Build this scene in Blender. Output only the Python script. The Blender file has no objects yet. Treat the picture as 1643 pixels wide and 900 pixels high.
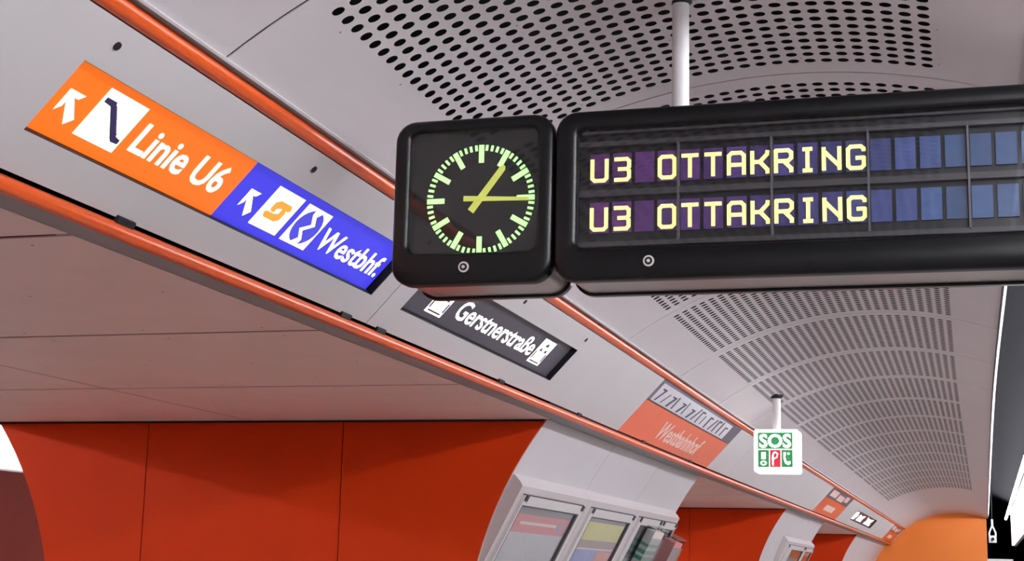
import bpy, bmesh, math, random
from mathutils import Vector, Matrix
random.seed(7)
EYE = 1.65                      # camera height over the platform floor
scene = bpy.context.scene
C = scene.collection

# ------------------------------------------------------------------ camera
F_PX, PITCH, YAW, ROLL = 2450.0, 0.187060, 0.290436, 0.0237709
cam_data = bpy.data.cameras.new('camera')
cam_data.sensor_width = 36.0
cam_data.lens = F_PX / 1643.0 * 36.0
cam_data.clip_end = 300
cam = bpy.data.objects.new('camera', cam_data); C.objects.link(cam)
cy_, sy_, cp_, sp_ = math.cos(YAW), math.sin(YAW), math.cos(PITCH), math.sin(PITCH)
fwd = Vector((-sy_ * cp_, cy_ * cp_, sp_)); rgt = Vector((cy_, sy_, 0)); upv = rgt.cross(fwd)
cr, sr = math.cos(ROLL), math.sin(ROLL)
rx = cr * rgt + sr * upv; ux = -sr * rgt + cr * upv
cam.matrix_world = Matrix(((rx.x, ux.x, -fwd.x, 0), (rx.y, ux.y, -fwd.y, 0), (rx.z, ux.z, -fwd.z, EYE), (0, 0, 0, 1)))
scene.camera = cam

# ------------------------------------------------------------------ light and exposure
LAMP_TUBE = 66.0                # radiance of the bare tubes above the platform edge
LAMP_BAND = 1.15                # radiance of the white diffuser band behind them
LAMP_FAR = 58.0                 # tubes in the neighbouring tube
world = bpy.data.worlds.new('world'); scene.world = world; world.use_nodes = True
bg = world.node_tree.nodes['Background']; bg.inputs[0].default_value = (0.9, 0.92, 1, 1); bg.inputs[1].default_value = 0.03
vs = scene.view_settings
vs.view_transform = 'Standard'; vs.look = 'None'; vs.exposure = 0.0; vs.gamma = 1.0; vs.use_curve_mapping = False

# ------------------------------------------------------------------ materials
def lin(c):
    return tuple(((v / 255) / 12.92 if v / 255 <= 0.04045 else ((v / 255 + 0.055) / 1.055) ** 2.4) for v in c) + (1.0,)
def mat(name, rgb, rough=0.5, metal=0.0, emit=0.0, noise=0.0, nscale=6.0, spec=0.5, bump=0.0, bscale=200.0, ecol=None):
    m = bpy.data.materials.new(name); m.use_nodes = True
    nt = m.node_tree; b = nt.nodes['Principled BSDF']
    col = lin(rgb)
    b.inputs['Base Color'].default_value = col
    b.inputs['Roughness'].default_value = rough; b.inputs['Metallic'].default_value = metal
    b.inputs['Specular IOR Level'].default_value = spec
    if noise or bump:
        tc = nt.nodes.new('ShaderNodeTexCoord')
    if noise:
        n = nt.nodes.new('ShaderNodeTexNoise'); n.inputs['Scale'].default_value = nscale; n.inputs['Detail'].default_value = 5
        nt.links.new(tc.outputs['Object'], n.inputs['Vector'])
        r = nt.nodes.new('ShaderNodeValToRGB')
        r.color_ramp.elements[0].position = 0.3; r.color_ramp.elements[1].position = 0.7
        r.color_ramp.elements[0].color = tuple(max(0, v * (1 - noise)) for v in col[:3]) + (1,)
        r.color_ramp.elements[1].color = tuple(min(1, v * (1 + noise)) for v in col[:3]) + (1,)
        nt.links.new(n.outputs['Fac'], r.inputs['Fac']); nt.links.new(r.outputs['Color'], b.inputs['Base Color'])
    if bump:
        n2 = nt.nodes.new('ShaderNodeTexNoise'); n2.inputs['Scale'].default_value = bscale
        nt.links.new(tc.outputs['Object'], n2.inputs['Vector'])
        bp = nt.nodes.new('ShaderNodeBump'); bp.inputs['Strength'].default_value = bump; bp.inputs['Distance'].default_value = 0.002
        nt.links.new(n2.outputs['Fac'], bp.inputs['Height']); nt.links.new(bp.outputs['Normal'], b.inputs['Normal'])
    if emit:
        b.inputs['Emission Color'].default_value = lin(ecol) if ecol else col
        b.inputs['Emission Strength'].default_value = emit
    return m
def glass(name, tint=(255, 255, 255), refl=1.0, rough=0.03):
    m = bpy.data.materials.new(name); m.use_nodes = True; nt = m.node_tree
    nt.nodes.remove(nt.nodes['Principled BSDF']); out = nt.nodes['Material Output']
    t = nt.nodes.new('ShaderNodeBsdfTransparent'); t.inputs[0].default_value = lin(tint)
    g = nt.nodes.new('ShaderNodeBsdfGlossy'); g.inputs['Roughness'].default_value = rough
    fr = nt.nodes.new('ShaderNodeFresnel')
    ge = nt.nodes.new('ShaderNodeNewGeometry'); mp = nt.nodes.new('ShaderNodeMapRange')   # thin sheet: same reflectance on both faces
    mp.inputs['To Min'].default_value = 1.45; mp.inputs['To Max'].default_value = 1 / 1.45
    nt.links.new(ge.outputs['Backfacing'], mp.inputs['Value']); nt.links.new(mp.outputs[0], fr.inputs[0])
    mx = nt.nodes.new('ShaderNodeMixShader'); nt.links.new(fr.outputs[0], mx.inputs[0])
    nt.links.new(t.outputs[0], mx.inputs[1]); nt.links.new(g.outputs[0], mx.inputs[2]); nt.links.new(mx.outputs[0], out.inputs[0])
    return m
M = {
 'ceil': mat('ceiling_enamel', (206, 199, 200), 0.42, noise=0.02, nscale=1.5, spec=0.35),
 'strip': mat('strip_grey', (74, 70, 70), 0.5, spec=0.2),
 'farwall': mat('far_wall_red', (190, 80, 64), 0.5, noise=0.05, nscale=3),
 'rivet': mat('rivet', (120, 112, 110), 0.4),
 'plenum': mat('plenum_dark', (9, 8, 10), 0.9),
 'navy': mat('track_dark', (6, 6, 10), 0.9, noise=0.12, nscale=3, spec=0.08),
 'fascia': mat('fascia_enamel', (204, 199, 198), 0.5, noise=0.015, nscale=2, spec=0.3),
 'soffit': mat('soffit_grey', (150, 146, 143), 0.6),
 'wall': mat('wall_enamel', (208, 203, 204), 0.4, noise=0.015, nscale=2, spec=0.4),
 'tube': mat('tube_orange', (222, 86, 20), 0.3, spec=0.55),
 'tubeside': mat('trim_grey', (165, 160, 158), 0.45),
 'orange': mat('passage_orange', (205, 57, 9), 0.6, noise=0.03, nscale=3, spec=0.12),
 'endorange': mat('end_orange', (255, 140, 50), 0.5, noise=0.02, nscale=2),
 'pceil': mat('passage_ceiling', (242, 216, 206), 0.5, noise=0.03, nscale=2),  # white panels; pink bounce light off the orange walls tinted into the base colour
 'screw': mat('screw_dark', (70, 58, 54), 0.6),
 'floor': mat('platform_floor', (168, 160, 156), 0.45, noise=0.08, nscale=60),
 'track': mat('trackbed', (52, 48, 46), 0.9, noise=0.3, nscale=20),
 'lamp': mat('lamp_white', (255, 255, 255), 0.5, emit=LAMP_TUBE, ecol=(245, 246, 255)),
 'lampfar': mat('lamp_white_far', (255, 255, 255), 0.5, emit=LAMP_FAR, ecol=(245, 246, 255)),
 'band': mat('band_white', (255, 255, 255), 0.5, emit=LAMP_BAND, ecol=(245, 246, 255)),
 'white': mat('white_paint', (225, 222, 220), 0.4),
 'black': mat('bezel_black', (8, 8, 9), 0.3, spec=0.32, bump=0.1, bscale=400),
 'blackmat': mat('black_matte', (10, 10, 11), 0.7),
 'alu': mat('body_aluminium', (186, 178, 172), 0.35, metal=0.55),
 'dface': mat('dial_black', (13, 14, 18), 0.35),
 'rail': mat('rail_grey', (62, 60, 64), 0.45),
 'divider': mat('divider_grey', (92, 90, 95), 0.4),
 'green': mat('tick_green', (190, 255, 170), 0.5, emit=0.95, ecol=(190, 250, 160)),
 'hand': mat('hand_yellow', (196, 205, 92), 0.5, emit=0.55),
 'yellow': mat('flap_yellow', (250, 245, 150), 0.5, emit=0.9, ecol=(250, 243, 150)),
 'orangeglow': mat('sign_orange_lit', (190, 72, 5), 0.4, emit=0.84, ecol=(252, 116, 5)),
 'blueglow': mat('sign_blue_lit', (30, 30, 140), 0.4, emit=0.8, ecol=(62, 58, 232)),
 'whiteglow': mat('sign_white_lit', (255, 250, 255), 0.4, emit=1.3, ecol=(255, 252, 255)),
 'pinkglow': mat('sign_warm_white_lit', (255, 235, 230), 0.4, emit=1.2, ecol=(255, 222, 215)),
 'logo_orange': mat('logo_orange_lit', (232, 150, 50), 0.4, emit=0.8, ecol=(236, 152, 48)),
 'logo_blue': mat('logo_blue_lit', (60, 62, 200), 0.4, emit=0.6, ecol=(72, 70, 210)),
 'navyprint': mat('print_navy', (40, 30, 70), 0.5, emit=0.3, ecol=(44, 32, 84)),
 'signdark': mat('sign_charcoal', (66, 62, 72), 0.4, noise=0.1, nscale=40),
 'postgrey': mat('poster_charcoal', (96, 92, 104), 0.4),
 'postorange': mat('poster_orange', (236, 100, 52), 0.32, noise=0.03, nscale=4),
 'postwhite': mat('poster_white', (214, 212, 220), 0.35),
 'postpink': mat('poster_lettering', (246, 212, 200), 0.4),
 'print': mat('print_dark', (64, 60, 70), 0.5),
 'sosgreen': mat('sos_green_lit', (40, 140, 75), 0.4, emit=0.55, ecol=(45, 135, 78)),
 'sosred': mat('sos_red_lit', (200, 45, 60), 0.4, emit=0.6, ecol=(205, 48, 66)),
 'soswhite': mat('sos_white_lit', (255, 255, 255), 0.4, emit=1.25, ecol=(255, 252, 252)),
 'casing': mat('case_enamel', (205, 196, 194), 0.4),
 'caseframe': mat('case_frame', (214, 208, 206), 0.35),
 'gasket': mat('case_gasket', (58, 54, 54), 0.6),
 'backing': mat('case_backing', (98, 98, 106), 0.6),
 'glass': glass('clear_glass'),
 'acryl': glass('clear_acrylic', (236, 240, 240)),
 'pred': mat('paper_red', (196, 92, 100), 0.6, noise=0.08, nscale=9),
 'pgrey': mat('paper_grey', (186, 190, 194), 0.6, noise=0.1, nscale=30),
 'pyellow': mat('paper_yellow', (206, 200, 92), 0.6, noise=0.08, nscale=9),
 'pmauve': mat('paper_mauve', (150, 120, 118), 0.6, noise=0.12, nscale=12),
 'pblue': mat('paper_blue', (120, 138, 206), 0.6, noise=0.15, nscale=8),
 'pskin': mat('paper_coral', (222, 130, 110), 0.6, noise=0.15, nscale=8),
 'pgreen': mat('paper_green', (70, 165, 125), 0.6),
 'ppink': mat('paper_pink', (208, 128, 130), 0.6),
 'lightpr': mat('paper_pale', (220, 205, 200), 0.6),
}
def cell_mat(i, t):
    a = (104, 52, 118); b = (66, 58, 120); c = (58, 82, 122)
    if t < 0.55:
        k = t / 0.55; col = [a[j] + (b[j] - a[j]) * k for j in range(3)]
    else:
        k = (t - 0.55) / 0.45; col = [b[j] + (c[j] - b[j]) * k for j in range(3)]
    s = random.uniform(0.85, 1.1)
    return mat('flap_cell_%d' % i, tuple(min(255, v * s) for v in col), 0.35, emit=0.07, noise=0.15, nscale=25)

# ------------------------------------------------------------------ mesh helpers
CX, CZ, RV = -0.6491, -0.6425, 2.70        # vault axis (relative to the eye) and radius
XM = -5.07                                 # mirror plane between the two platform tubes
Y0, LP = 4.1554, 2.00555                   # ceiling panel joints
YEND = 50.2
def bend(y):                               # the tube swings gently to the right further on
    return 0.0095 * (math.sqrt((y - 15.5) ** 2 + 9) + (y - 15.5)) / 2 - 0.0013 if y > 6 else 0.0
def P(x, y, z): return (x + bend(y), y, z)
def vault(phi, y, r=RV):
    a = math.radians(phi); return P(CX + r * math.sin(a), y, CZ + r * math.cos(a))

class MB:
    def __init__(s): s.v = []; s.f = []; s.m = []
    def add(s, pts, faces, mi=0):
        o = len(s.v); s.v += [tuple(p) for p in pts]
        for f in faces: s.f.append([o + i for i in f]); s.m.append(mi)
        return s
    def quad(s, a, b, c, d, mi=0): return s.add([a, b, c, d], [(0, 1, 2, 3)], mi)
    def hexa(s, p, mi=0):       # p: 8 points, 0-3 bottom loop, 4-7 top loop
        return s.add(p, [(3, 2, 1, 0), (4, 5, 6, 7), (0, 1, 5, 4), (1, 2, 6, 5), (2, 3, 7, 6), (3, 0, 4, 7)], mi)
    def box(s, x0, x1, y0, y1, z0, z1, mi=0):
        return s.hexa([(x0, y0, z0), (x1, y0, z0), (x1, y1, z0), (x0, y1, z0), (x0, y0, z1), (x1, y0, z1), (x1, y1, z1), (x0, y1, z1)], mi)
    def loops(s, loops, cap0=False, cap1=False, closed=True, mi=0):
        n = len(loops[0]); o = len(s.v)
        for l in loops: s.v += [tuple(p) for p in l]
        for i in range(len(loops) - 1):
            for j in range(n if closed else n - 1):
                k = (j + 1) % n
                s.f.append([o + i * n + j, o + i * n + k, o + (i + 1) * n + k, o + (i + 1) * n + j]); s.m.append(mi)
        if cap0: s.f.append([o + j for j in range(n)][::-1]); s.m.append(mi)
        if cap1: s.f.append([o + (len(loops) - 1) * n + j for j in range(n)]); s.m.append(mi)
        return s
    def prism(s, poly, fn, w0, w1, mi=0):   # poly [(u,v)] extruded between w0 and w1 through fn(u,v,w)
        return s.loops([[fn(u, v, w0) for u, v in poly], [fn(u, v, w1) for u, v in poly]], True, True, True, mi)
    def mesh(s, name, smooth=False, sharp=None):
        me = bpy.data.meshes.new(name); me.from_pydata(s.v, [], s.f); me.update()
        if any(s.m): me.polygons.foreach_set('material_index', s.m)
        bm = bmesh.new(); bm.from_mesh(me); bmesh.ops.recalc_face_normals(bm, faces=bm.faces)
        if smooth:
            for f in bm.faces: f.smooth = True
            for e in bm.edges:
                if len(e.link_faces) == 2 and e.calc_face_angle(0) > math.radians(sharp or 35): e.smooth = False
        bm.to_mesh(me); bm.free()
        return me

def link(name, me, mats, parent=None):
    o = bpy.data.objects.new(name, me); C.objects.link(o)
    if me is not None and not me.materials:
        for m in (mats if isinstance(mats, (list, tuple)) else [mats]): me.materials.append(M[m] if isinstance(m, str) else m)
    if parent:
        o.parent = parent
        q = parent; acc = Vector()
        while q: acc += q.location; q = q.parent
        o.location = -acc
    return o
def part(name, mb, mats, parent, smooth=False, sharp=None): return link(name, mb.mesh(name, smooth, sharp), mats, parent)
def tag(o, label, cat, group=None):
    o['label'] = label; o['category'] = cat
    if group: o['group'] = group
    return o
def thing(name, loc, label, cat, group=None):
    o = bpy.data.objects.new(name, None); C.objects.link(o); o.location = loc; o.empty_display_size = 0.1
    return tag(o, label, cat, group)
def struct(name, mb, mats, smooth=False, label=None):
    o = link(name, mb.mesh(name, smooth) if mb else None, mats); o['kind'] = 'structure'
    if label: o['label'] = label
    return o
def tube_loops(path, r, n=12):
    """rings round a polyline that runs along +Y"""
    return [[(p[0] + r * math.cos(2 * math.pi * k / n), p[1], p[2] + r * math.sin(2 * math.pi * k / n)) for k in range(n)] for p in path]
def disc(fn, u, v, r, w0, w1, n=16):
    mb = MB(); return mb.prism([(u + r * math.cos(2 * math.pi * k / n), v + r * math.sin(2 * math.pi * k / n)) for k in range(n)], fn, w0, w1)
def letter_groups(me):
    par = list(range(len(me.vertices)))
    def find(a):
        while par[a] != a: par[a] = par[par[a]]; a = par[a]
        return a
    for p in me.polygons:
        for k in p.vertices[1:]: par[find(k)] = find(p.vertices[0])
    g = {}
    for i in range(len(par)): g.setdefault(find(i), set()).add(i)
    gs = []
    for isl in g.values():
        xs = [me.vertices[k].co.x for k in isl]; gs.append([min(xs), max(xs), isl])
    gs.sort(key=lambda t: t[0]); out = []
    for a, b, isl in gs:          # dots join the stem below them
        if out and min(b, out[-1][1]) - max(a, out[-1][0]) > 0.6 * min(b - a, out[-1][1] - out[-1][0]):
            out[-1][0] = min(a, out[-1][0]); out[-1][1] = max(b, out[-1][1]); out[-1][2] |= isl
        else: out.append([a, b, isl])
    return [o[2] for o in out]
def lettering(parent, m, *args):
    for q in text_mb(*args): part('letter', q, m, parent)
def text_mb(body, fn, u0, u1, v0, v1, w0, w1, bold=0.02, shear=0.0):
    """real letter outlines, scaled into the rectangle u0..u1 x v0..v1 (v0 = baseline, v1 = cap height)"""
    cu = bpy.data.curves.new('lettering', 'FONT'); cu.body = body; cu.size = 1.0; cu.offset = bold; cu.resolution_u = 3; cu.shear = shear
    o = bpy.data.objects.new('lettering', cu); C.objects.link(o)
    dg = bpy.context.evaluated_depsgraph_get(); me = bpy.data.meshes.new_from_object(o.evaluated_get(dg))
    cu2 = bpy.data.curves.new('cap', 'FONT'); cu2.body = 'H'; cu2.size = 1.0; cu2.offset = bold
    o2 = bpy.data.objects.new('cap', cu2); C.objects.link(o2); dg = bpy.context.evaluated_depsgraph_get()
    me2 = bpy.data.meshes.new_from_object(o2.evaluated_get(dg))
    cap = max(v.co.y for v in me2.vertices)
    xs = [v.co.x for v in me.vertices]; xa, xb = min(xs), max(xs)
    m = lambda co, w: fn(u0 + (co.x - xa) / (xb - xa) * (u1 - u0), v0 + co.y / cap * (v1 - v0), w)
    cnt = {}
    for p in me.polygons:
        vs_ = list(p.vertices)
        for a, b in zip(vs_, vs_[1:] + vs_[:1]): cnt.setdefault((min(a, b), max(a, b)), []).append((a, b))
    islands = letter_groups(me)
    out = []
    for isl in islands:
        q = MB(); keep = {}
        for p in me.polygons:
            if p.vertices[0] in isl:
                idx = []
                for k in p.vertices:
                    if k not in keep: keep[k] = len(q.v); q.v.append(m(me.vertices[k].co, w1))
                    idx.append(keep[k])
                q.f.append(idx); q.m.append(0)
        for k, l in cnt.items():
            if len(l) == 1 and l[0][0] in isl:
                a, b = l[0]; A, B = me.vertices[a].co, me.vertices[b].co
                q.quad(m(A, w1), m(A, w0), m(B, w0), m(B, w1))
        out.append(q)
    for ob, d in ((o, cu), (o2, cu2)): bpy.data.objects.remove(ob); bpy.data.curves.remove(d)
    bpy.data.meshes.remove(me); bpy.data.meshes.remove(me2)
    return out

# ------------------------------------------------------------------ the tube: perforated vault
def yrange(a, b, step=2.0):
    n = max(1, int(math.ceil((b - a) / step))); return [a + (b - a) * i / n for i in range(n + 1)]
YB = -14.0
# dark void above the panels, running on over the track: real shell behind the perforation
mb = MB()
ys = yrange(YB, 62, 2.5)
mb.loops([[vault(-36, y, 2.80)] + [vault(p, y, 3.20) for p in range(-38, 20, 4)] + [vault(20, y, 2.79)] for y in ys], closed=False)
ceiling = struct('ceiling', mb, 'plenum', True)
mb = MB()
mb.loops([[vault(p, y, 3.40) for p in range(14, 131, 4)] for y in ys], closed=False)
mb.box(-1, 4.5, 62, 62.2, -3, 4)
struct('wall_right', mb, 'navy', True)

PHI_A, PHI_B, COLS, ROWS = -35.25, 19.7, 29, 22
DPH, DRW = 1.4007, 0.0402 * LP
def ceiling_panel_mesh(perforated):
    mb = MB(); gap = 0.006; t = 0.05
    def vp(phi, y, r=RV):
        a = math.radians(phi); return (CX + r * math.sin(a), y, CZ + r * math.cos(a))
    y0, y1 = gap, LP - gap
    def sheet(pa, pb, ya, yb, n):
        pp = [pa + (pb - pa) * i / n for i in range(n + 1)]
        mb.loops([[vp(p, ya) for p in pp], [vp(p, yb) for p in pp]], closed=False)
    if perforated:
        ha, hb = -27.455 - DPH / 2, -27.455 + DPH * (COLS - 0.5)
        ra, rb = 0.078 * LP - DRW / 2, 0.078 * LP + DRW * (ROWS - 0.5)
        sheet(PHI_A, ha, y0, y1, 4); sheet(hb, PHI_B, y0, y1, 4)
        sheet(ha, hb, y0, ra, COLS); sheet(ha, hb, rb, y1, COLS)
        hr = 0.0232
        border = [(1, -1 / 3.), (1, 1 / 3.), (1, 1), (1 / 3., 1), (-1 / 3., 1), (-1, 1), (-1, 1 / 3.), (-1, -1 / 3.), (-1, -1), (-1 / 3., -1), (1 / 3., -1), (1, -1)]
        for c in range(COLS):
            pc = -27.455 + c * DPH
            for r in range(ROWS):
                yc = 0.078 * LP + r * DRW
                outer = [vp(pc + bx * DPH / 2, yc + by * DRW / 2) for bx, by in border]
                inner = []
                for bx, by in border:
                    a = math.atan2(by * DRW, bx * DPH * math.pi / 180 * RV)
                    inner.append(vp(pc + math.degrees(hr * math.cos(a) / RV), yc + hr * math.sin(a)))
                mb.loops([outer, inner])
        for pr in (-0.75, 6.5, 13.5, 20.5, 28.7):
            for rr in (1.5, 8.5, 15.5, 20.5):
                pc, yc = -27.455 + pr * DPH, 0.078 * LP + rr * DRW
                ring = [vp(pc + math.degrees(0.005 * math.cos(a * math.pi / 3) / RV), yc + 0.005 * math.sin(a * math.pi / 3), RV - 0.002) for a in range(6)]
                mb.add(ring, [tuple(range(6))], 1)
    else:
        sheet(PHI_A, PHI_B, y0, y1, 36)
    # returned edges
    pp = [PHI_A + (PHI_B - PHI_A) * i / 36 for i in range(37)]
    for y in (y0, y1): mb.loops([[vp(p, y) for p in pp], [vp(p, y, RV + .004) for p in pp]], closed=False)
    for p in (PHI_A, PHI_B): mb.loops([[vp(p, y0), vp(p, y1)], [vp(p, y0, RV + t), vp(p, y1, RV + t)]], closed=False)
    me = bpy.data.meshes.new('ceiling_panel'); me.from_pydata(mb.v, [], mb.f); me.update()
    me.polygons.foreach_set('material_index', mb.m)
    bm = bmesh.new(); bm.from_mesh(me); bmesh.ops.remove_doubles(bm, verts=bm.verts, dist=1e-5); bm.to_mesh(me); bm.free()
    me.materials.append(M['ceil']); me.materials.append(M['rivet'])
    return me
me_perf, me_plain = ceiling_panel_mesh(True), ceiling_panel_mesh(False)
for k in range(-6, 23):
    y = Y0 + k * LP
    o = bpy.data.objects.new('ceiling_panel', me_perf if k <= 15 else me_plain); C.objects.link(o); o.parent = ceiling
    o.location = (bend(y), y, 0); o.rotation_euler.z = -math.atan2(bend(y + LP) - bend(y), LP)
# bright edge strip of the vault on the track side
mb = MB(); mb.loops([[vault(p, y, r) for p, r in ((19.72, 2.69), (20.05, 2.69), (20.05, 2.78), (19.72, 2.78))] for y in yrange(YB, YEND)], True, True)
part('edge_strip', mb, 'strip', ceiling)
mb = MB(); mb.loops([[vault(p, y, r) for p, r in ((-35.3, 2.705), (-36.6, 2.73), (-37.6, 2.78), (-35.3, 2.79))] for y in yrange(YB, YEND)], True, True)
part('edge_channel', mb, 'tubeside', ceiling)
mb = MB(); mb.loops([[vault(p, y, r) for p, r in ((-35.05, 2.688), (-35.25, 2.688), (-35.25, 2.74), (-35.05, 2.74))] for y in yrange(YB, YEND)], True, True)
part('edge_bead', mb, 'ceil', ceiling)

# ------------------------------------------------------------------ slanted sign beam (trim)
BU, BL = Vector((-2.27, 1.516)), Vector((-2.66, 1.10))
BE = (BU - BL).normalized(); BS = (BU - BL).length
def BF(u, v, w):               # u along the tube, v up the slope, w out of the face
    return P(BL.x + BE.x * v + BE.y * w, u, BL.y + BE.y * v - BE.x * w)
ybeam = yrange(YB, YEND)
mb = MB()
mb.loops([[BF(y, 0.0, -0.06), BF(y, BS, -0.06), BF(y, BS + 0.02, -0.2), BF(y, 0.02, -0.24)] for y in ybeam], True, True)
beam = struct('trim_1', mb, 'plenum', label='slanted sign beam of pale panels edged by two orange tubes')
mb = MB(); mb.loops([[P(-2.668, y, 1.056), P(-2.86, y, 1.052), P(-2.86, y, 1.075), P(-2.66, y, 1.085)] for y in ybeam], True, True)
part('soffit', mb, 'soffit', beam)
tl = [P(-2.262, y, 1.547) for y in ybeam]; mb = MB(); mb.loops(tube_loops(tl, 0.033, 28), True, True); part('edge_tube', mb, 'tube', beam, True, 60)
tl = [P(-2.672, y, 1.071) for y in ybeam]; mb = MB(); mb.loops(tube_loops(tl, 0.027, 28), True, True); part('edge_tube', mb, 'tube', beam, True, 60)
S1, S2, S3 = (3.645, 6.345, 0.145, 0.412), (6.72, 9.475, 0.142, 0.410), (33.4, 39.3, 0.145, 0.415)
def fascia(u0, u1, hole=None):
    mb = MB(); g = 0.004; a, b = u0 + g, u1 - g; t = -0.015; v0, v1 = 0.010, BS - 0.006
    us = yrange(a, b, 2.5) if not hole else None
    def slab(ua, ub, va, vb):
        for p, q in zip(yrange(ua, ub)[:-1], yrange(ua, ub)[1:]):
            mb.hexa([BF(p, va, t), BF(q, va, t), BF(q, vb, t), BF(p, vb, t), BF(p, va, 0), BF(q, va, 0), BF(q, vb, 0), BF(p, vb, 0)])
    if hole:
        h0, h1, hv0, hv1 = hole
        slab(a, h0, v0, v1); slab(h1, b, v0, v1); slab(h0, h1, v0, hv0); slab(h0, h1, hv1, v1)
    else: slab(a, b, v0, v1)
    return part('fascia_panel', mb, 'fascia', beam)
PO1, PO2, PO3 = (11.9, 16.17), (26.75, 30.9), (45.3, 49.7)
for u0, u1, h in ((YB, -8.5, None), (-8.5, -3.2, None), (-3.2, 1.2, None), (1.2, 6.52, S1), (6.52, PO1[0], S2), (PO1[1], 17.4, None), (17.4, 22.0, None),
                  (22.0, PO2[0], None), (PO2[1], 40.5, S3), (40.5, PO3[0], None), (PO3[1], YEND, None)): fascia(u0, u1, h)
for u in (2.3, 3.714, 5.123, 8.021, 9.45): part('bolt', disc(BF, u, 0.497, 0.014, 0.0, 0.004), 'blackmat', beam)
for u in (2.6, 4.37, 6.27, 6.70, 8.68, 10.62, 12.9, 15.2):
    mb = MB(); mb.hexa([BF(u - .055, -.005, .0), BF(u + .055, -.005, .0), BF(u + .055, .02, .0), BF(u - .055, .02, .0), BF(u - .055, -.005, .016), BF(u + .055, -.005, .016), BF(u + .055, .02, .010), BF(u - .055, .02, .010)])
    part('clip', mb, 'blackmat', beam)

# ------------------------------------------------------------------ walls, passages, floor
RW = 2.76
def wall_x(z, r=RW): return CX - math.sqrt(max(0.0, r * r - (z - CZ) ** 2))
def warc(z0, z1, r, n):
    a0 = math.acos((z0 - CZ) / r); a1 = math.acos((z1 - CZ) / r)
    return [(CX - r * math.sin(a0 + (a1 - a0) * i / n), CZ + r * math.cos(a0 + (a1 - a0) * i / n)) for i in range(n + 1)]
wall_left = struct('wall_left', None, None)
for edges in ((-11.8, -9.7, -7.6, -5.5), (-3.8, -1.7, 0.4, 2.5), (10.42, 12.62, 14.63, 16.73), (24.65, 26.65, 28.65, 30.65), (38.9, 41.0, 43.1, 45.2, 47.3, YEND)):
    for a, b in zip(edges[:-1], edges[1:]):
        inner, outer = warc(1.05, -EYE, RW, 26), warc(1.05, -EYE, RW + 0.12, 26)
        prof = inner + outer[::-1]
        mb = MB(); mb.loops([[P(x, y, z) for x, z in prof] for y in (a + (0.004 if a != edges[0] else 0), b - (0.004 if b != edges[-1] else 0))], True, True)
        part('wall_panel', mb, 'wall', wall_left, True, 30)
def mx(x): return 2 * XM - x
passes = ((-5.5, -3.8), (2.5, 10.42), (16.73, 24.65), (30.65, 38.9))
for i, (a, b) in enumerate(passes):
    for y, d, nm in ((a, -0.05, 'near'), (b, 0.05, 'far')):
        w = struct('wall_passage', None, None, label='orange side wall of a cross passage between the two platforms')
        arc = warc(1.05, -EYE, RW + 0.004, 20)
        xs = [None, -4.38, -5.98, None]
        for k in range(3):
            right = [(x, z) for x, z in arc] if k == 0 else [(xs[k] - 0.004, 1.05), (xs[k] - 0.004, -EYE)]
            left = [(mx(x), z) for x, z in arc] if k == 2 else [(xs[k + 1] + 0.004, 1.05), (xs[k + 1] + 0.004, -EYE)]
            poly = right + left[::-1]
            mb = MB(); mb.prism(poly, lambda u, v, q: P(u, q, v), y - d * 0.24, y + d)
            part('wall_panel', mb, 'orange', w)
        mb = MB(); mb.box(-6.2 + bend(y), -3.75 + bend(y), y + d, y + d * 3, -EYE, 1.05); part('wall_core', mb, 'plenum', w)
    pc = struct('ceiling_passage', None, None, label='flat panelled ceiling of a cross passage behind the sign beam')
    n = 4 if b - a > 3 else 1
    joints = [a] + [b - 2.04 * k for k in range(n - 1, 0, -1)] + [b]
    for ya, yb in zip(joints[:-1], joints[1:]):
        for xa, xb in ((-2.80, -5.13), (-5.13, -7.34)):
            mb = MB(); g = 0.007
            q = 0.018
            mb.hexa([P(xa - g, ya + q, 1.05), P(xb + g, ya + q, 1.05), P(xb + g, yb - q, 1.05), P(xa - g, yb - q, 1.05),
                     P(xa - g, ya + q, 1.055), P(xb + g, ya + q, 1.055), P(xb + g, yb - q, 1.055), P(xa - g, yb - q, 1.055)])
            if i == 1:
                for sx in (0.1, 0.36, 0.63, 0.9):
                    for sy in (0.06, 0.5, 0.94):
                        cx, cy = xa + (xb - xa) * sx, ya + (yb - ya) * sy
                        mb.add([(cx + 0.007 * math.cos(q * math.pi / 3), cy + 0.007 * math.sin(q * math.pi / 3), 1.0485) for q in range(6)], [tuple(range(6))], 1)
            part('ceiling_panel', mb, ['pceil', 'screw'], pc)
    mb = MB(); mb.box(-7.4, -2.84, a - 0.1, b + 0.1, 1.095, 1.2); part('ceiling_core', mb, 'plenum', pc)
    mb = MB(); mb.box(-7.30, -2.85, b - 0.026, b - 0.013, 1.034, 1.049); part('shadow_gap', mb, 'blackmat', pc)
mb = MB(); mb.box(2 * XM - 1.15, 1.15, YB, 62, -EYE - 0.2, -EYE); struct('floor', mb, 'floor')
mb = MB(); mb.box(1.15, 3.6, YB, 62, -EYE - 1.3, -EYE - 1.0); o = struct('floor_track', mb, 'track')
mb = MB(); mb.box(2 * XM - 3.6, 2 * XM - 1.15, YB, 62, -EYE - 1.3, -EYE - 1.0); struct('floor_track', mb, 'track')
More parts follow.
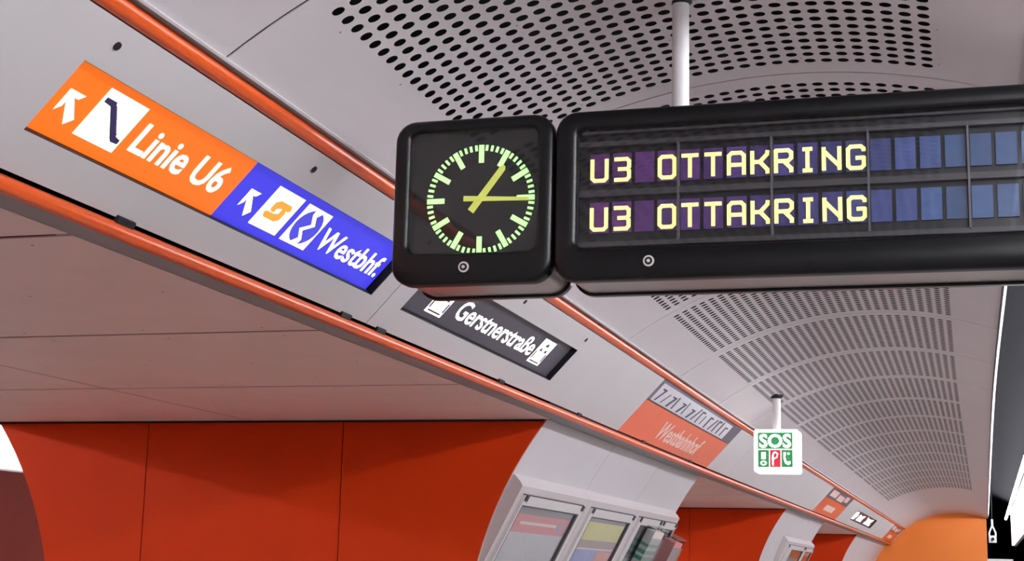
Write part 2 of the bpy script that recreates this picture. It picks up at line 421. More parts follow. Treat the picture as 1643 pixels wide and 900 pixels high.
# tube ends
mb = MB(); e = bend(YEND); top = [(CX + e + 2.85 * math.sin(math.radians(p)), CZ + 2.85 * math.cos(math.radians(p))) for p in range(-110, 19, 4)]
poly = [(x, z) for x, z in top if z > -EYE] + [(top[-1][0], -EYE), (top[0][0], -EYE)]
mb.prism(poly, lambda u, v, w: (u, w, v), YEND, YEND + 0.15)
struct('wall_end', mb, 'endorange', label='orange end wall closing the far end of the platform')
mb = MB(); mb.box(-4.2, 3.4, YB - 0.2, YB, -EYE - 1, 2.9); struct('wall_back', mb, 'wall')
# the neighbouring platform tube, seen through the passages
mb = MB()
def vm(phi, y, r): 
    p = vault(phi, y, r); return (mx(p[0] - bend(y)) + bend(y), p[1], p[2])
mb.loops([[vm(p, y, 2.72) for p in range(-52, 21, 4)] + [vm(22, y, 3.3)] for y in yrange(YB, YEND)], closed=False)
struct('ceiling', mb, 'ceil', True, 'pale vault of the neighbouring platform seen through the passages')
mb = MB(); mb.loops([[vm(p, y, 3.38) for p in range(20, 57, 6)] for y in yrange(YB, YEND)], closed=False)
struct('wall_far', mb, 'navy', True)
mb = MB(); mb.loops([[vm(p, y, 3.30) for p in range(54, 127, 6)] for y in yrange(YB, YEND)], closed=False)
struct('wall_far', mb, 'farwall', True, 'red brown track wall of the neighbouring platform')

# ------------------------------------------------------------------ luminaires over the platform edge
def light_band(y0, y1, mirror, label, m):
    f = (lambda x, y, z: P(mx(x), y, z)) if mirror else P
    t = thing('light_band', f(0.92, y0, 1.05), label, 'light')
    ys = yrange(y0, y1, 3)
    mb = MB(); mb.loops([[f(x, y, z) for x, z in ((0.93, 1.05), (0.93, 2.04), (0.99, 2.04), (0.99, 1.05))] for y in ys], True, True)
    part('diffuser', mb, 'band', t)
    mb = MB(); mb.loops([[f(x, y, z) for x, z in ((0.99, 1.03), (0.99, 2.06), (1.06, 2.06), (1.06, 1.03))] for y in ys], True, True)
    part('housing', mb, 'white', t)
    mb = MB(); mb.loops(tube_loops([f(0.80, y, 1.88) for y in yrange(y0, y1 + 1.0, 3)], 0.036, 10), True, True); part('lamp_tube', mb, m, t, True, 60)
    for y in yrange(y0 + 1, y1 - 1, 12):
        mb = MB(); mb.add([f(x, yy, z) for yy in (y - .02, y + .02) for x, z in ((0.80, 1.91), (0.95, 1.93), (0.95, 1.96), (0.80, 1.93))],
                          [(0, 1, 2, 3), (7, 6, 5, 4), (0, 4, 5, 1), (1, 5, 6, 2), (2, 6, 7, 3), (3, 7, 4, 0)]); part('bracket', mb, 'white', t)
    return t
light_band(YB + 0.5, 48.5, False, 'glaring white light band above the dark track at the right edge', 'lamp')
light_band(YB + 0.5, 48.5, True, 'white light band of the other platform glimpsed through the orange passage', 'lampfar')

# ------------------------------------------------------------------ hanging train display and clock
YF, YBK = 5.06, 5.39
def rrect(x0, x1, z0, z1, r, n=6):
    pts = []
    for cx, cz, a0 in ((x1 - r, z1 - r, 0), (x0 + r, z1 - r, 90), (x0 + r, z0 + r, 180), (x1 - r, z0 + r, 270)):
        for k in range(n + 1):
            a = math.radians(a0 + 90 * k / n); pts.append((cx + r * math.cos(a), cz + r * math.sin(a)))
    return pts
def ring(x0, x1, z0, z1, r, y): return [(x, y, z) for x, z in rrect(x0, x1, z0, z1, r)]
def hanging_box(t, x0, x1, z0, z1, ix0, ix1, iz0, iz1, rad, irad):
    def bez(y_back, y_front, sgn):
        b = 0.014; mb = MB()
        mb.loops([ring(x0 + .006, x1 - .006, z0 + .006, z1 - .006, rad, y_back), ring(x0, x1, z0, z1, rad, y_back + sgn * .004), ring(x0, x1, z0, z1, rad, y_front - sgn * b),
                  ring(x0 + .005, x1 - .005, z0 + .005, z1 - .005, rad - .004, y_front - sgn * .005), ring(x0 + b, x1 - b, z0 + b, z1 - b, rad - .008, y_front),
                  ring(ix0 - .012, ix1 + .012, iz0 - .012, iz1 + .012, irad + .008, y_front), ring(ix0 - .004, ix1 + .004, iz0 - .004, iz1 + .004, irad + .003, y_front - sgn * .004),
                  ring(ix0, ix1, iz0, iz1, irad, y_front - sgn * .012), ring(ix0, ix1, iz0, iz1, irad, y_front - sgn * .05)])
        return mb
    part('bezel', bez(YF + 0.06, YF, -1), 'black', t, True, 40)
    part('bezel', bez(YBK - 0.03, YBK + 0.02, 1), 'black', t, True, 40)
    mb = MB(); i = .010
    mb.loops([ring(x0 + i, x1 - i, z0 + i, z1 - i, rad - .006, YF + .05), ring(x0 + i, x1 - i, z0 + i, z1 - i, rad - .006, YBK - .025)])
    part('body', mb, 'alu', t, True, 40)
    mb = MB(); mb.loops([ring(ix0 + .002, ix1 - .002, iz0 + .002, iz1 - .002, irad, YF + .010), ring(ix0 + .002, ix1 - .002, iz0 + .002, iz1 - .002, irad, YF + .014)], True, True)
    part('glass_pane', mb, 'glass', t)
def FF(y):   # flat frame facing the camera: u = x, v = z, w towards -Y
    return lambda u, v, w: (u, y - w, v)
def lock(t, x, z):
    f = FF(YF); k = part('lock', disc(f, x, z, .0195, 0, .004, 24), 'white', t)
    part('lock_ring', disc(f, x, z, .0135, .004, .0055, 20), 'blackmat', k); part('lock_core', disc(f, x, z, .006, .0055, .008, 12), 'white', k)

clock = thing('platform_clock', (-1.67, 5.22, 0.99), 'square black platform clock with glowing green ticks reading quarter past one', 'clock')
hanging_box(clock, -1.972, -1.372, 0.994, 1.606, -1.913, -1.428, 1.108, 1.562, 0.075, 0.035)
lock(clock, -1.693, 1.054)
mb = MB(); mb.box(-1.388, -1.352, 5.17, 5.28, 1.18, 1.42); part('side_bracket', mb, 'blackmat', clock)
fd = FF(YF + 0.045); DCX, DCZ = -1.652, 1.310
mb = MB(); mb.loops([ring(-1.913, -1.428, 1.108, 1.562, .035, YF + .045), ring(-1.913, -1.428, 1.108, 1.562, .035, YF + .049)], True, True)
dial = part('dial', mb, 'dface', clock)
for k in range(60):
    a = math.radians(90 - 6 * k); h = k % 5 == 0
    r1, r0, w = 0.2035, (0.137 if h else 0.182), (0.0095 if h else 0.0046)
    ca, sa = math.cos(a), math.sin(a)
    poly = [(DCX + r * ca - s * w * sa, DCZ + r * sa + s * w * ca) for r, s in ((r0, -1), (r1, -1), (r1, 1), (r0, 1))]
    mb = MB(); mb.prism(poly, fd, 0, .003); part('hour_mark' if h else 'minute_mark', mb, 'green', dial)
def hand(name, ang, l, tail, w0, w1, d):
    a = math.radians(90 - ang); ca, sa = math.cos(a), math.sin(a)
    poly = [(DCX + r * ca - s * sa, DCZ + r * sa + s * ca) for r, s in ((-tail, -w0), (l - w1, -w1), (l, -w1 * .35), (l, w1 * .35), (l - w1, w1), (-tail, w0))]
    mb = MB(); mb.prism(poly, fd, d, d + .003); part(name, mb, 'hand', dial)
hand('hour_hand', 37, .150, .056, .013, .0115, .007); hand('minute_hand', 92.5, .188, .060, .010, .006, .012)
part('hub', disc(fd, DCX, DCZ, .008, .006, .017), 'hand', dial)

XD1 = 0.62
disp = thing('train_display', (-0.37, 5.22, 0.985), 'long black hanging train display showing U3 OTTAKRING in two yellow rows', 'display board')
hanging_box(disp, -1.364, XD1, 0.992, 1.605, -1.287, XD1 - 0.08, 1.106, 1.540, 0.075, 0.032)
lock(disp, -1.024, 1.053)
mb = MB(); mb.box(-1.287, XD1 - .08, YF + .06, YF + .065, 1.106, 1.54); part('back_board', mb, 'dface', disp)
for z0, z1, w in ((1.482, 1.498, .025), (1.300, 1.322, .022), (1.118, 1.135, .025), (1.528, 1.536, .02)):
    mb = MB(); mb.box(-1.284, XD1 - .083, YF + .06 - w, YF + .06, z0, z1); part('rail', mb, 'rail', disp)
STROKE = {  # centre lines on a 4 x 6 grid, thick strokes as on the flap cells
 'U': [((0, 6), (0, .7), (.7, 0), (3.3, 0), (4, .7), (4, 6))], '3': [((.2, 6), (3.4, 6), (4, 5.4), (4, 3.7), (3.4, 3.1), (1.2, 3.1)), ((3.4, 3.1), (4, 2.5), (4, .7), (3.4, 0), (.2, 0))],
 'O': [((.7, 0), (3.3, 0), (4, .7), (4, 5.3), (3.3, 6), (.7, 6), (0, 5.3), (0, .7), (.7, 0))], 'T': [((0, 6), (4, 6)), ((2, 6), (2, 0))],
 'A': [((0, 0), (0, 5.2), (.8, 6), (3.2, 6), (4, 5.2), (4, 0)), ((0, 2.6), (4, 2.6))], 'K': [((0, 0), (0, 6)), ((4, 6), (3.9, 5.2), (2, 3.1), (0, 3.1)), ((2, 3.1), (4, .8), (4, 0))],
 'R': [((0, 0), (0, 6), (3.2, 6), (4, 5.3), (4, 3.8), (3.2, 3), (0, 3)), ((2, 3), (4, .8), (4, 0))], 'I': [((2, 0), (2, 6)), ((1, 6), (3, 6)), ((1, 0), (3, 0))],
 'N': [((0, 0), (0, 6)), ((0, 5.2), (4, .8)), ((4, 0), (4, 6))], 'G': [((4, 4.9), (4, 5.3), (3.3, 6), (.7, 6), (0, 5.3), (0, .7), (.7, 0), (3.3, 0), (4, .7), (4, 2.8), (2.2, 2.8))]}
def glyph(ch, xc, z0, w, h, fn):
    mb = MB(); sx, sz = w / 4, h / 6; t = 0.0068
    for line in STROKE[ch]:
        pts = [Vector((xc + (x - 2) * sx, z0 + y * sz)) for x, y in line]
        for i, (a, b) in enumerate(zip(pts[:-1], pts[1:])):
            d = (b - a).normalized(); n = Vector((-d.y, d.x)) * t
            ea = t * .55; a2, b2 = a - d * ea, b + d * ea
            e = 0.00012 * (i % 3)
            mb.prism([(a2 + n).to_tuple(), (a2 - n).to_tuple(), (b2 - n).to_tuple(), (b2 + n).to_tuple()], fn, .001, .0028 + e)
    return mb
PITCH_C = 0.0808; fc = FF(YF + .052); ncell = 22
for rrow, zb in enumerate((1.353, 1.176)):
    for i in range(ncell):
        xc = -1.2135 + i * PITCH_C
        if xc + .034 > XD1 - .085: break
        mb = MB(); mb.box(xc - .0335, xc + .0335, YF + .052, YF + .060, zb - .006, zb + .104)
        cell = part('flap_cell', mb, cell_mat(rrow * 30 + i, min(1, i / 15 + random.uniform(-.04, .04))), disp)
        s = 'U3 OTTAKRING'
        if i < len(s) and s[i] != ' ':
            part('letter', glyph(s[i], xc, zb + .006, .052, .075, fc), 'yellow', cell)
for k, x in enumerate((-.930, -.607, -.284, .039, .362)):
    mb = MB(); mb.box(x - .0035, x + .0035, YF + .035, YF + .06, 1.13, 1.492); part('divider', mb, 'divider', disp)
# suspension pole
def pole(t, x, y, z0, z1, r, n=20):
    mb = MB(); mb.loops([[(x + r * math.cos(2 * math.pi * k / n), y + r * math.sin(2 * math.pi * k / n), z) for k in range(n)] for z in (z0, z1)], True, True)
    part('pole', mb, 'white', t, True, 50)
    mb = MB(); mb.loops([[(x + q * math.cos(2 * math.pi * k / n), y + q * math.sin(2 * math.pi * k / n), z) for k in range(n)] for q, z in ((r * 1.02, z1 - .05), (r * 1.55, z1 - .035), (r * 1.7, z1 - .01))], True, True)
    part('collar', mb, 'blackmat', t, True, 50)
pole(disp, -0.945, 5.225, 1.595, 2.085, .031)

# ------------------------------------------------------------------ lit signs in the beam
def sign_box(name, rect, label, group='overhead signs let into the slanted beam'):
    u0, u1, v0, v1 = rect
    t = thing(name, BF((u0 + u1) / 2, v0, -.05), label, 'sign', group)
    mb = MB(); o = [(u0, v0), (u1, v0), (u1, v1), (u0, v1)]; q = 0.003
    inn = [(u0 + .003, v0 + .002), (u1 - .003, v0 + .002), (u1 - .003, v1 - .002), (u0 + .003, v1 - .002)]
    mb.loops([[BF(u, v, -.055) for u, v in o], [BF(u, v, -.002) for u, v in o], [BF(u, v, -.002) for u, v in inn], [BF(u, v, -.055) for u, v in inn]])
    mb.prism(inn, BF, -.058, -.052)
    part('housing', mb, 'blackmat', t)
    return t
W0 = -.028      # sign faces sit behind the fascia
def face(t, u0, u1, v0, v1, m, w=W0, name='face'):
    mb = MB(); mb.prism([(u0, v0), (u1, v0), (u1, v1), (u0, v1)], BF, w - .01, w); return part(name, mb, m, t)
def poly(t, pts, m, w, name): mb = MB(); mb.prism(pts, BF, w - .0008, w); return part(name, mb, m, t)
def arrow(t, u, v, s):          # pointing up-left
    d = s; a = .24 * d; h = .17 * d
    pts = [(u, v), (u + .95 * d, v), (u + .95 * d - a, v - a), (u + a + 1.42 * h, v - a), (u + d * 1.12 + h, v - d * 1.12 + h), (u + d * 1.12 - h, v - d * 1.12 - h),
           (u + a, v - a - 1.42 * h), (u + a, v - .95 * d + a), (u, v - .95 * d)]
    return pts
s1 = sign_box('lit_sign', S1, 'lit orange and blue sign reading Linie U6 and Westbhf., left of the clock')
v0, v1 = S1[2] + .003, S1[3] - .003
fo = face(s1, S1[0] + .004, 4.824, v0, v1, 'orangeglow'); fb = face(s1, 4.826, S1[1] - .03, v0, v1, 'blueglow')
poly(fo, arrow(s1, 3.722, .313, .085), 'whiteglow', W0 + .001, 'arrow')
poly(fo, [(3.870, .192), (4.092, .192), (4.092, .375), (3.870, .375)], 'whiteglow', W0 + .001, 'pictogram')
esc = [(3.884, .344), (3.937, .344)]
nst = 12
for k in range(nst):
    x = 3.948 + (4.045 - 3.948) * k / nst; z = .332 + (.250 - .332) * k / nst; dx = (4.045 - 3.948) / nst; dz = -(.082) / nst
    esc += [(x, z), (x + dx * 1.0, z)]
esc += [(4.050, .246), (4.082, .240), (4.082, .224), (4.046, .222), (4.030, .232), (3.926, .322), (3.884, .326)]
poly(fo, esc, 'navyprint', W0 + .002, 'escalator_symbol')
lettering(fo, 'whiteglow', 'Linie U6', BF, 4.146, 4.738, .226, .336, W0, W0 + .001, .018)
poly(fb, arrow(s1, 4.918, .309, .085), 'whiteglow', W0 + .001, 'arrow')
poly(fb, [(5.068, .186), (5.298, .186), (5.298, .371), (5.068, .371)], 'whiteglow', W0 + .001, 'pictogram')
poly(fb, [(5.344, .184), (5.572, .184), (5.572, .368), (5.344, .368)], 'whiteglow', W0 + .001, 'pictogram')
def su(px, py): return (5.068 + px * .230, .186 + py * .185)
# rounded swoosh in two hooked bars
poly(fb, [su(*p) for p in ((.14, .36), (.22, .26), (.62, .26), (.74, .34), (.76, .52), (.70, .60), (.58, .60), (.58, .46), (.46, .42), (.20, .42))], 'logo_orange', W0 + .002, 'swoosh')
poly(fb, [su(*p) for p in ((.86, .64), (.78, .74), (.38, .74), (.26, .66), (.24, .50), (.30, .44), (.42, .44), (.42, .54), (.54, .58), (.80, .58))], 'logo_orange', W0 + .002, 'swoosh')
def bu(px, py): return (5.344 + px * .228, .184 + py * .184)
def lens(side):
    pts = []
    if side < 0:
        for k in range(11):
            a = math.radians(108 + 14.4 * k); pts.append((.5 + .45 * math.cos(a), .5 + .45 * math.sin(a)))
        pts += [(.50, .22), (.30, .42), (.56, .60), (.36, .82)][0:4]
    else:
        for k in range(11):
            a = math.radians(-72 + 14.4 * k); pts.append((.5 + .45 * math.cos(a), .5 + .45 * math.sin(a)))
        pts += [(.54, .80), (.72, .60), (.46, .40), (.66, .20)]
    return [bu(*p) for p in pts]
poly(fb, lens(-1), 'logo_blue', W0 + .002, 'zigzag_emblem'); poly(fb, lens(1), 'logo_blue', W0 + .002, 'zigzag_emblem')
lettering(fb, 'whiteglow', 'Westbhf.', BF, 5.615, 6.285, .219, .321, W0, W0 + .001, .016)

s2 = sign_box('lit_sign', S2, 'charcoal sign with lit white lettering Gerstnerstra\u00dfe below the clock')
f2 = face(s2, S2[0] + .012, S2[1] - .04, S2[2] + .006, S2[3] - .006, 'signdark')
def lift(u0, u1, v0, v1):
    poly(f2, [(u0, v0), (u1, v0), (u1, v1), (u0, v1)], 'whiteglow', W0 + .001, 'lift_pictogram')
    w, h = u1 - u0, v1 - v0; q = lambda a, b: (u0 + a * w, v0 + b * h)
    poly(f2, [q(.12, .06), q(.88, .06), q(.88, .11), q(.12, .11)], 'print', W0 + .002, 'pictogram_bar')
    for a in (.30, .70):
        poly(f2, [q(a - .13, .52), q(a + .13, .52), q(a, .66) if a < .5 else q(a, .66)], 'print', W0 + .002, 'pictogram_arrow')
    poly(f2, [q(.34, .74), q(.66, .74), q(.5, .90)], 'print', W0 + .002, 'pictogram_arrow')
    poly(f2, [q(.04, .16), q(.12, .16), q(.12, .48), q(.04, .48)], 'print', W0 + .002, 'pictogram_bar')
    poly(f2, [q(.88, .16), q(.96, .16), q(.96, .48), q(.88, .48)], 'print', W0 + .002, 'pictogram_bar')
lift(7.030, 7.262, .183, .368); lift(8.880, 9.128, .186, .369)
lettering(f2, 'whiteglow', 'Gerstnerstra\u00dfe', BF, 7.395, 8.835, .220, .338, W0, W0 + .001, .014)
s3 = sign_box('lit_sign', S3, 'small distant dark sign with two glowing white blocks near the tunnel end')
f3 = face(s3, S3[0] + .012, S3[1] - .04, S3[2] + .006, S3[3] - .006, 'signdark')
poly(f3, [(33.55, .17), (34.3, .17), (34.6, .30), (34.2, .40), (33.55, .34)], 'pinkglow', W0 + .001, 'pictogram')
poly(f3, [(34.8, .18), (36.2, .18), (36.1, .26), (36.3, .37), (35.4, .33), (34.9, .36)], 'pinkglow', W0 + .001, 'pictogram')
poly(f3, [(36.9, .18), (38.9, .18), (38.6, .28), (38.9, .38), (37.8, .35), (36.9, .38), (37.2, .28)], 'pinkglow', W0 + .001, 'pictogram')

# flush name panels with line map
def name_panel(u0, u1, label, detail):
    t = thing('name_panel', BF((u0 + u1) / 2, 0, -.02), label, 'sign', 'orange station name panels on the beam'); L = u1 - u0
    vs_ = .352
    def fl(a, b, c, d, m, w, n, pr=t):
        mb = MB()
        for p, q in zip(yrange(a, b)[:-1], yrange(a, b)[1:]): mb.hexa([BF(p, c, w - .012), BF(q, c, w - .012), BF(q, d, w - .012), BF(p, d, w - .012), BF(p, c, w), BF(q, c, w), BF(q, d, w), BF(p, d, w)])
        return part(n, mb, m, pr)
    fo_ = fl(u0 + .006, u1 - .006, .012, vs_ - .003, 'postorange', 0, 'name_field')
    fg = fl(u0 + .006, u1 - .006, vs_ + .003, BS - .006, 'postgrey', 0, 'map_field')
    if detail: mp = fl(u0 + .09 * (L / 4.27), u0 + .878 * L, vs_ + .012, BS - .03, 'postwhite', .002, 'line_map', t)
    else:
        for q0, q1, h0, h1 in ((.08, .34, .40, .53), (.40, .66, .38, .50), (.70, .86, .42, .54)): fl(u0 + q0 * L, u0 + q1 * L, h0, h1, 'postpink', .002, 'line_map', t)
    if detail:
        lettering(fo_, 'postpink', 'Westbahnhof', BF, u0 + 1.17, u0 + 3.20, .085, .265, 0, .0012, .02)
        # slanted station names, too small to read
        rr = random.Random(3); a0, a1 = u0 + .16, u0 + .86 * L
        for k in range(15):
            x = a0 + (a1 - a0) * (k + .1) / 15; b0 = .376 + rr.uniform(-.003, .01); l = rr.uniform(.10, .145); wd = rr.uniform(.035, .08)
            sl = rr.choice((0, 0, 0, .12))
            poly(mp, [(x, b0), (x + wd, b0), (x + wd + sl, b0 + l), (x + sl, b0 + l)], 'print', .003, 'map_mark')
            if k % 2 == 0: poly(mp, [(x + .02, b0 + l * .86), (x + .17, b0 + l * .86), (x + .17, b0 + l), (x + .02, b0 + l)], 'print', .003, 'map_mark')
    else:
        fl(u0 + .27 * L, u0 + .66 * L, .11, .23, 'postpink', .0015, 'lettering', fo_)
    return t
name_panel(PO1[0], PO1[1], 'orange panel lettered Westbahnhof under a pale line map on the beam', True)
name_panel(PO2[0], PO2[1], 'orange name panel on the beam just right of the SOS box', False)
name_panel(PO3[0], PO3[1], 'smallest orange name panel on the beam, beside the orange end wall', False)

# ------------------------------------------------------------------ hanging SOS box
sx0, sx1, sz0, sz1, sy0, sy1 = -2.020, -1.640, 1.006, 1.432, 15.30, 15.62
sos = thing('sos_box', (-1.83, 15.45, 1.0), 'white glowing cube hanging on a pole with green SOS panel', 'sign')
mb = MB(); mb.loops([ring(sx0 + .008, sx1 + .052, sz0 + .008, sz1 - .008, .02, sy0), ring(sx0, sx1 + .06, sz0, sz1, .025, sy0 + .012), ring(sx0, sx1 + .06, sz0, sz1, .025, sy1)], True, True)
body = part('box', mb, 'soswhite', sos)
fs = FF(sy0)
def sp(pts, m, w, n, pr): mb = MB(); mb.prism(pts, fs, w - .0015, w); return part(n, mb, m, pr)
gx0, gx1 = sx0 + .042, sx1 + .002; gz = 1.238
g1 = sp([(gx0, gz), (gx1, gz), (gx1, 1.398), (gx0, 1.398)], 'sosgreen', .002, 'green_field', sos)
lettering(g1, 'soswhite', 'SOS', fs, gx0 + .012, gx1 - .012, gz + .016, 1.384, .002, .0035, .035)
cw = (gx1 - gx0) / 3
for k, m in enumerate(('sosgreen', 'sosred', 'sosgreen')):
    a = gx0 + k * cw + (.005 if k else 0); b = gx0 + (k + 1) * cw - (.005 if k < 2 else 0)
    g = sp([(a, 1.058), (b, 1.058), (b, gz - .012), (a, gz - .012)], m, .002, 'green_field' if m == 'sosgreen' else 'red_field', sos)
    c = (a + b) / 2
    if k == 0:
        sp([(c - .022, 1.135), (c + .022, 1.135), (c + .022, 1.205), (c - .022, 1.205)], 'soswhite', .0035, 'emergency_symbol', g)
        sp([(c + (.032 * math.cos(q * .5236)), 1.097 + .025 * math.sin(q * .5236)) for q in range(12)], 'soswhite', .0035, 'emergency_symbol', g)
        sp([(c + (.016 * math.cos(q * .5236)), 1.097 + .011 * math.sin(q * .5236)) for q in range(12)], m, .005, 'emergency_symbol', g)
    elif k == 1:
        sp([(c - .03, 1.072), (c - .015, 1.072), (c - .015, 1.13), (c + .02, 1.15), (c + .03, 1.19), (c + .005, 1.212), (c - .02, 1.205), (c - .034, 1.17)], 'soswhite', .0035, 'extinguisher_symbol', g)
        sp([(c - .012, 1.145), (c + .012, 1.16), (c + .016, 1.185), (c, 1.198), (c - .016, 1.18)], m, .005, 'extinguisher_symbol', g)
    else:
        sp([(c - .036, 1.205), (c - .012, 1.205), (c - .010, 1.178), (c - .018, 1.165), (c - .008, 1.118), (c + .012, 1.112), (c + .032, 1.12), (c + .034, 1.09), (c + .010, 1.076), (c - .020, 1.095), (c - .036, 1.14)], 'soswhite', .0035, 'telephone_symbol', g)
        sp([(c + .014 + .012 * math.cos(q * .7854), 1.19 + .012 * math.sin(q * .7854)) for q in range(8)], 'soswhite', .0035, 'telephone_symbol', g)
pole(sos, -1.805, 15.42, sz1 - .005, 1.80, .041)

# ------------------------------------------------------------------ display cases on the white wall
CA = Vector((-3.010, .585)); CE = Vector((.265, .517)).normalized()
def CF(u, v, w): return P(CA.x + CE.x * v + CE.y * w, u, CA.y + CE.y * v - CE.x * w)
CB = -0.72        # lower end of the cases along the slope, below the picture
def ubox(mb, u0, u1, v0, v1, w0, w1, mi=0):
    return mb.hexa([CF(u0, v0, w0), CF(u1, v0, w0), CF(u1, v1, w0), CF(u0, v1, w0), CF(u0, v0, w1), CF(u1, v0, w1), CF(u1, v1, w1), CF(u0, v1, w1)], mi)
def ring_uv(mb, o, i, w0, w1):
    q = lambda r, w: [CF(r[0], r[2], w), CF(r[1], r[2], w), CF(r[1], r[3], w), CF(r[0], r[3], w)]
    return mb.loops([q(o, w0), q(o, w1), q(i, w1), q(i, w0), q(o, w0)])
def case_body(t, u0, u1):
    mb = MB(); prof = [(0, .0), (.02, -.03), (.055, -.12), (CB, -.12), (CB, -.0)]
    mb.loops([[CF(u, v, w) for v, w in prof] for u in (u0 + .004, u1 - .004)], True, True)
    part('casing', mb, 'casing', t)
def case_door(t, u0, u1, pane_u0, pane_u1, pv1=-.138):
    mb = MB(); ring_uv(mb, (u0, u1, CB + .06, -.062), (pane_u0, pane_u1, CB + .12, pv1), .0, .022)
    d = part('door_frame', mb, 'caseframe', t)
    mb = MB(); ubox(mb, u0, u1, -.062, -.055, .0, .012); part('gasket', mb, 'gasket', d)
    mb = MB(); ring_uv(mb, (pane_u0 - .004, pane_u1 + .03, CB + .115, pv1 + .004), (pane_u0 + .004, pane_u1 - .03, CB + .126, pv1 - .006), .016, .0235); part('gasket', mb, 'gasket', d)
    for u in (u0 + .05, u1 - .05):
        mb = MB(); ubox(mb, u - .03, u + .03, -.100, -.056, .02, .032); part('hinge', mb, 'gasket', d)
        mb = MB(); ubox(mb, u + .035, u + .0555, -.112, -.082, .02, .03); part('lock', mb, 'white', d)
    mb = MB(); ubox(mb, pane_u0, pane_u1, CB + .12, pv1, .010, .013); part('glass_pane', mb, 'glass', d)
def poster(label, u0, u1, rows, v_top, w=.0025):
    t = thing('poster', CF((u0 + u1) / 2, rows[-1][1], w), label, 'poster')
    for a, b, m, n in rows:
        mb = MB(); ubox(mb, u0, u1, b, a, .0005, w); part(n, mb, m, t)
    return t
g_ = 'display cases on the white curved wall'
c1 = thing('display_case', CF(11.4, CB, -.1), 'white display case nearest the orange passage, holding the red-headed notice', 'display case', g_)
case_body(c1, 10.44, 12.47); case_door(c1, 10.56, 12.33, 10.60, 12.22)
poster('grey notice with a red heading in the first display case', 10.63, 12.18, ((-.14, -.205, 'backing', 'header'), (-.205, -.35, 'pred', 'heading_field'), (-.35, CB + .14, 'pgrey', 'text_field')), -.14)
c2 = thing('display_case', CF(13.4, CB, -.1), 'white display case in the middle, holding the yellow-headed poster', 'display case', g_)
case_body(c2, 12.47, 14.42); case_door(c2, 12.62, 14.34, 12.72, 14.24)
poster('yellow topped poster with a blue and coral picture in the middle display case', 12.72, 14.2, ((-.13, -.185, 'backing', 'header'), (-.185, -.355, 'pyellow', 'heading_field'), (-.355, -.43, 'pmauve', 'caption_field'), (-.43, -.445, 'lightpr', 'border'), (-.445, CB + .14, 'pblue', 'picture_field')), -.13)
c3 = thing('display_case', CF(15.5, CB, -.1), 'white display case with two narrow doors at the far end of the row', 'display case', g_)
case_body(c3, 14.42, 16.56); case_door(c3, 14.58, 15.66, 14.74, 15.56); case_door(c3, 15.72, 16.48, 15.8, 16.4)
poster('grey sheet behind the clear leaflet box in the last display case', 14.76, 15.54, ((-.145, -.5, 'backing', 'header'), (-.5, CB + .14, 'pgrey', 'text_field')), -.14)
# clear leaflet boxes fixed on the front of the last case
def leaflet(label, u0, u1, v0, v1, d, mats):
    t = thing('leaflet_box', CF((u0 + u1) / 2, v0, .03), label, 'leaflet box')
    mb = MB(); ring_uv(mb, (u0, u1, v0, v1), (u0 + .012, u1 - .012, v0 + .012, v1 - .008), .024, .024 + d); part('shell', mb, 'acryl', t)
    mb = MB(); ubox(mb, u0 + .012, u1 - .012, v0 + .012, v1 - .1, .024 + d - .006, .024 + d); part('front', mb, 'acryl', t)
    for k, (a, b, m) in enumerate(mats):
        mb = MB(); ubox(mb, u0 + .05, u1 - .05, v0 + b * (v1 - v0), v0 + a * (v1 - v0), .03, .024 + d - .012); part('leaflet', mb, m, t)
leaflet('clear leaflet box with green and white leaflets on the last display case', 15.02, 15.62, -.62, -.12, .10, ((.93, .66, 'lightpr'), (.66, .60, 'pgreen'), (.60, .52, 'lightpr'), (.52, .44, 'pgreen'), (.44, .38, 'lightpr'), (.38, .30, 'pgreen'), (.30, .05, 'lightpr')))
leaflet('clear leaflet box with pink leaflets at the far corner of the last display case', 15.98, 16.52, -.66, -.17, .16, ((.90, .05, 'ppink'),))
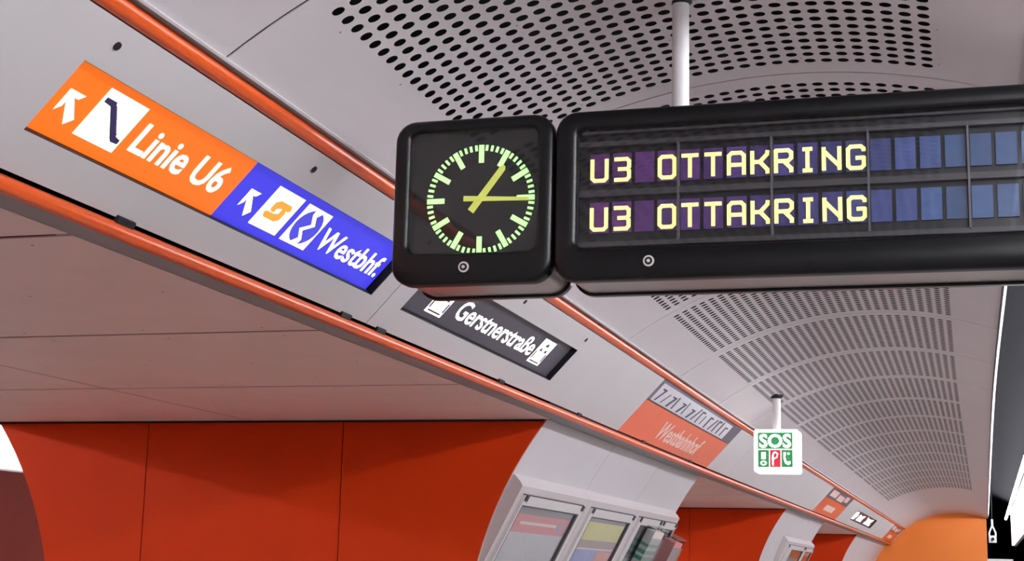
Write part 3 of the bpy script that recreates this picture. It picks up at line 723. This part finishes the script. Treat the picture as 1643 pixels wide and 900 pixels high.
# extra pictures printed on the second poster
for o_ in [o for o in bpy.data.objects if o.name.startswith('picture_field')]:
    mb = MB(); ubox(mb, 13.62, 14.2, CB + .14, -.46, .0025, .004); part('picture_figure', mb, 'pskin', o_)
for o_ in [o for o in bpy.data.objects if o.name.startswith('heading_field')]:
    if o_.parent['label'].startswith('grey notice'):
        mb = MB(); ubox(mb, 10.83, 11.85, -.285, -.262, .0025, .0035); part('heading_line', mb, 'lightpr', o_)
        mb = MB(); ubox(mb, 11.9, 12.05, -.31, -.255, .0025, .0035); part('heading_mark', mb, 'pblue', o_)
c4 = thing('display_case', CF(28.5, CB, -.1), 'distant display case on the second white wall section', 'display case', g_)
case_body(c4, 26.3, 30.6); case_door(c4, 26.6, 29.0, 27.2, 28.9); case_door(c4, 29.1, 30.5, 29.3, 30.4)
poster('grey sheet in the distant display case', 27.25, 28.85, ((-.15, -.3, 'backing', 'header'), (-.3, CB + .14, 'pgrey', 'text_field')), -.14)
poster('red sheet in the distant display case beside the grey one', 29.35, 30.35, ((-.15, -.22, 'lightpr', 'header'), (-.22, CB + .14, 'pred', 'text_field')), -.14)

# ------------------------------------------------------------------ small things over the track side
cm = thing('hanging_camera', (0.58, 40, .93), 'small white box hanging on a forked bracket beside the orange end wall', 'camera')
mb = MB(); mb.box(.49, .67, 39.9, 40.15, .93, 1.10); hb = part('box', mb, 'white', cm)
part('lens', disc(FF(39.9), .58, 1.015, .04, 0, .03, 14), 'blackmat', hb)
for s in (-1, 1):
    mb = MB(); mb.loops([[(.58 + s * a + q * .02, y, z) for q, y in ((-1, 39.99), (1, 39.99), (1, 40.03), (-1, 40.03))] for a, z in ((.075, 1.10), (.075, 1.17), (.012, 1.33))], True, True); part('fork_arm', mb, 'white', cm)
mb = MB(); mb.box(.555, .605, 39.98, 40.04, 1.32, 1.50); part('stem', mb, 'white', cm)
mb = MB(); mb.box(.568, .592, 39.99, 40.03, 1.50, 2.50); part('rod', mb, 'blackmat', cm)
br = thing('barrier', (.9, 44, -EYE), 'white topped barrier rail at the end of the platform edge', 'barrier')
mb = MB(); mb.box(.48, 1.15, 43.97, 44.03, .53, .59); part('top_rail', mb, 'white', br)
for x in (.52, 1.11): mb = MB(); mb.box(x - .02, x + .02, 43.98, 44.02, -EYE, .53); part('post', mb, 'blackmat', br)

# ------------------------------------------------------------------ lift everything to floor level
for o in C.objects:
    if o.parent is None and o is not cam: o.location.z += EYE
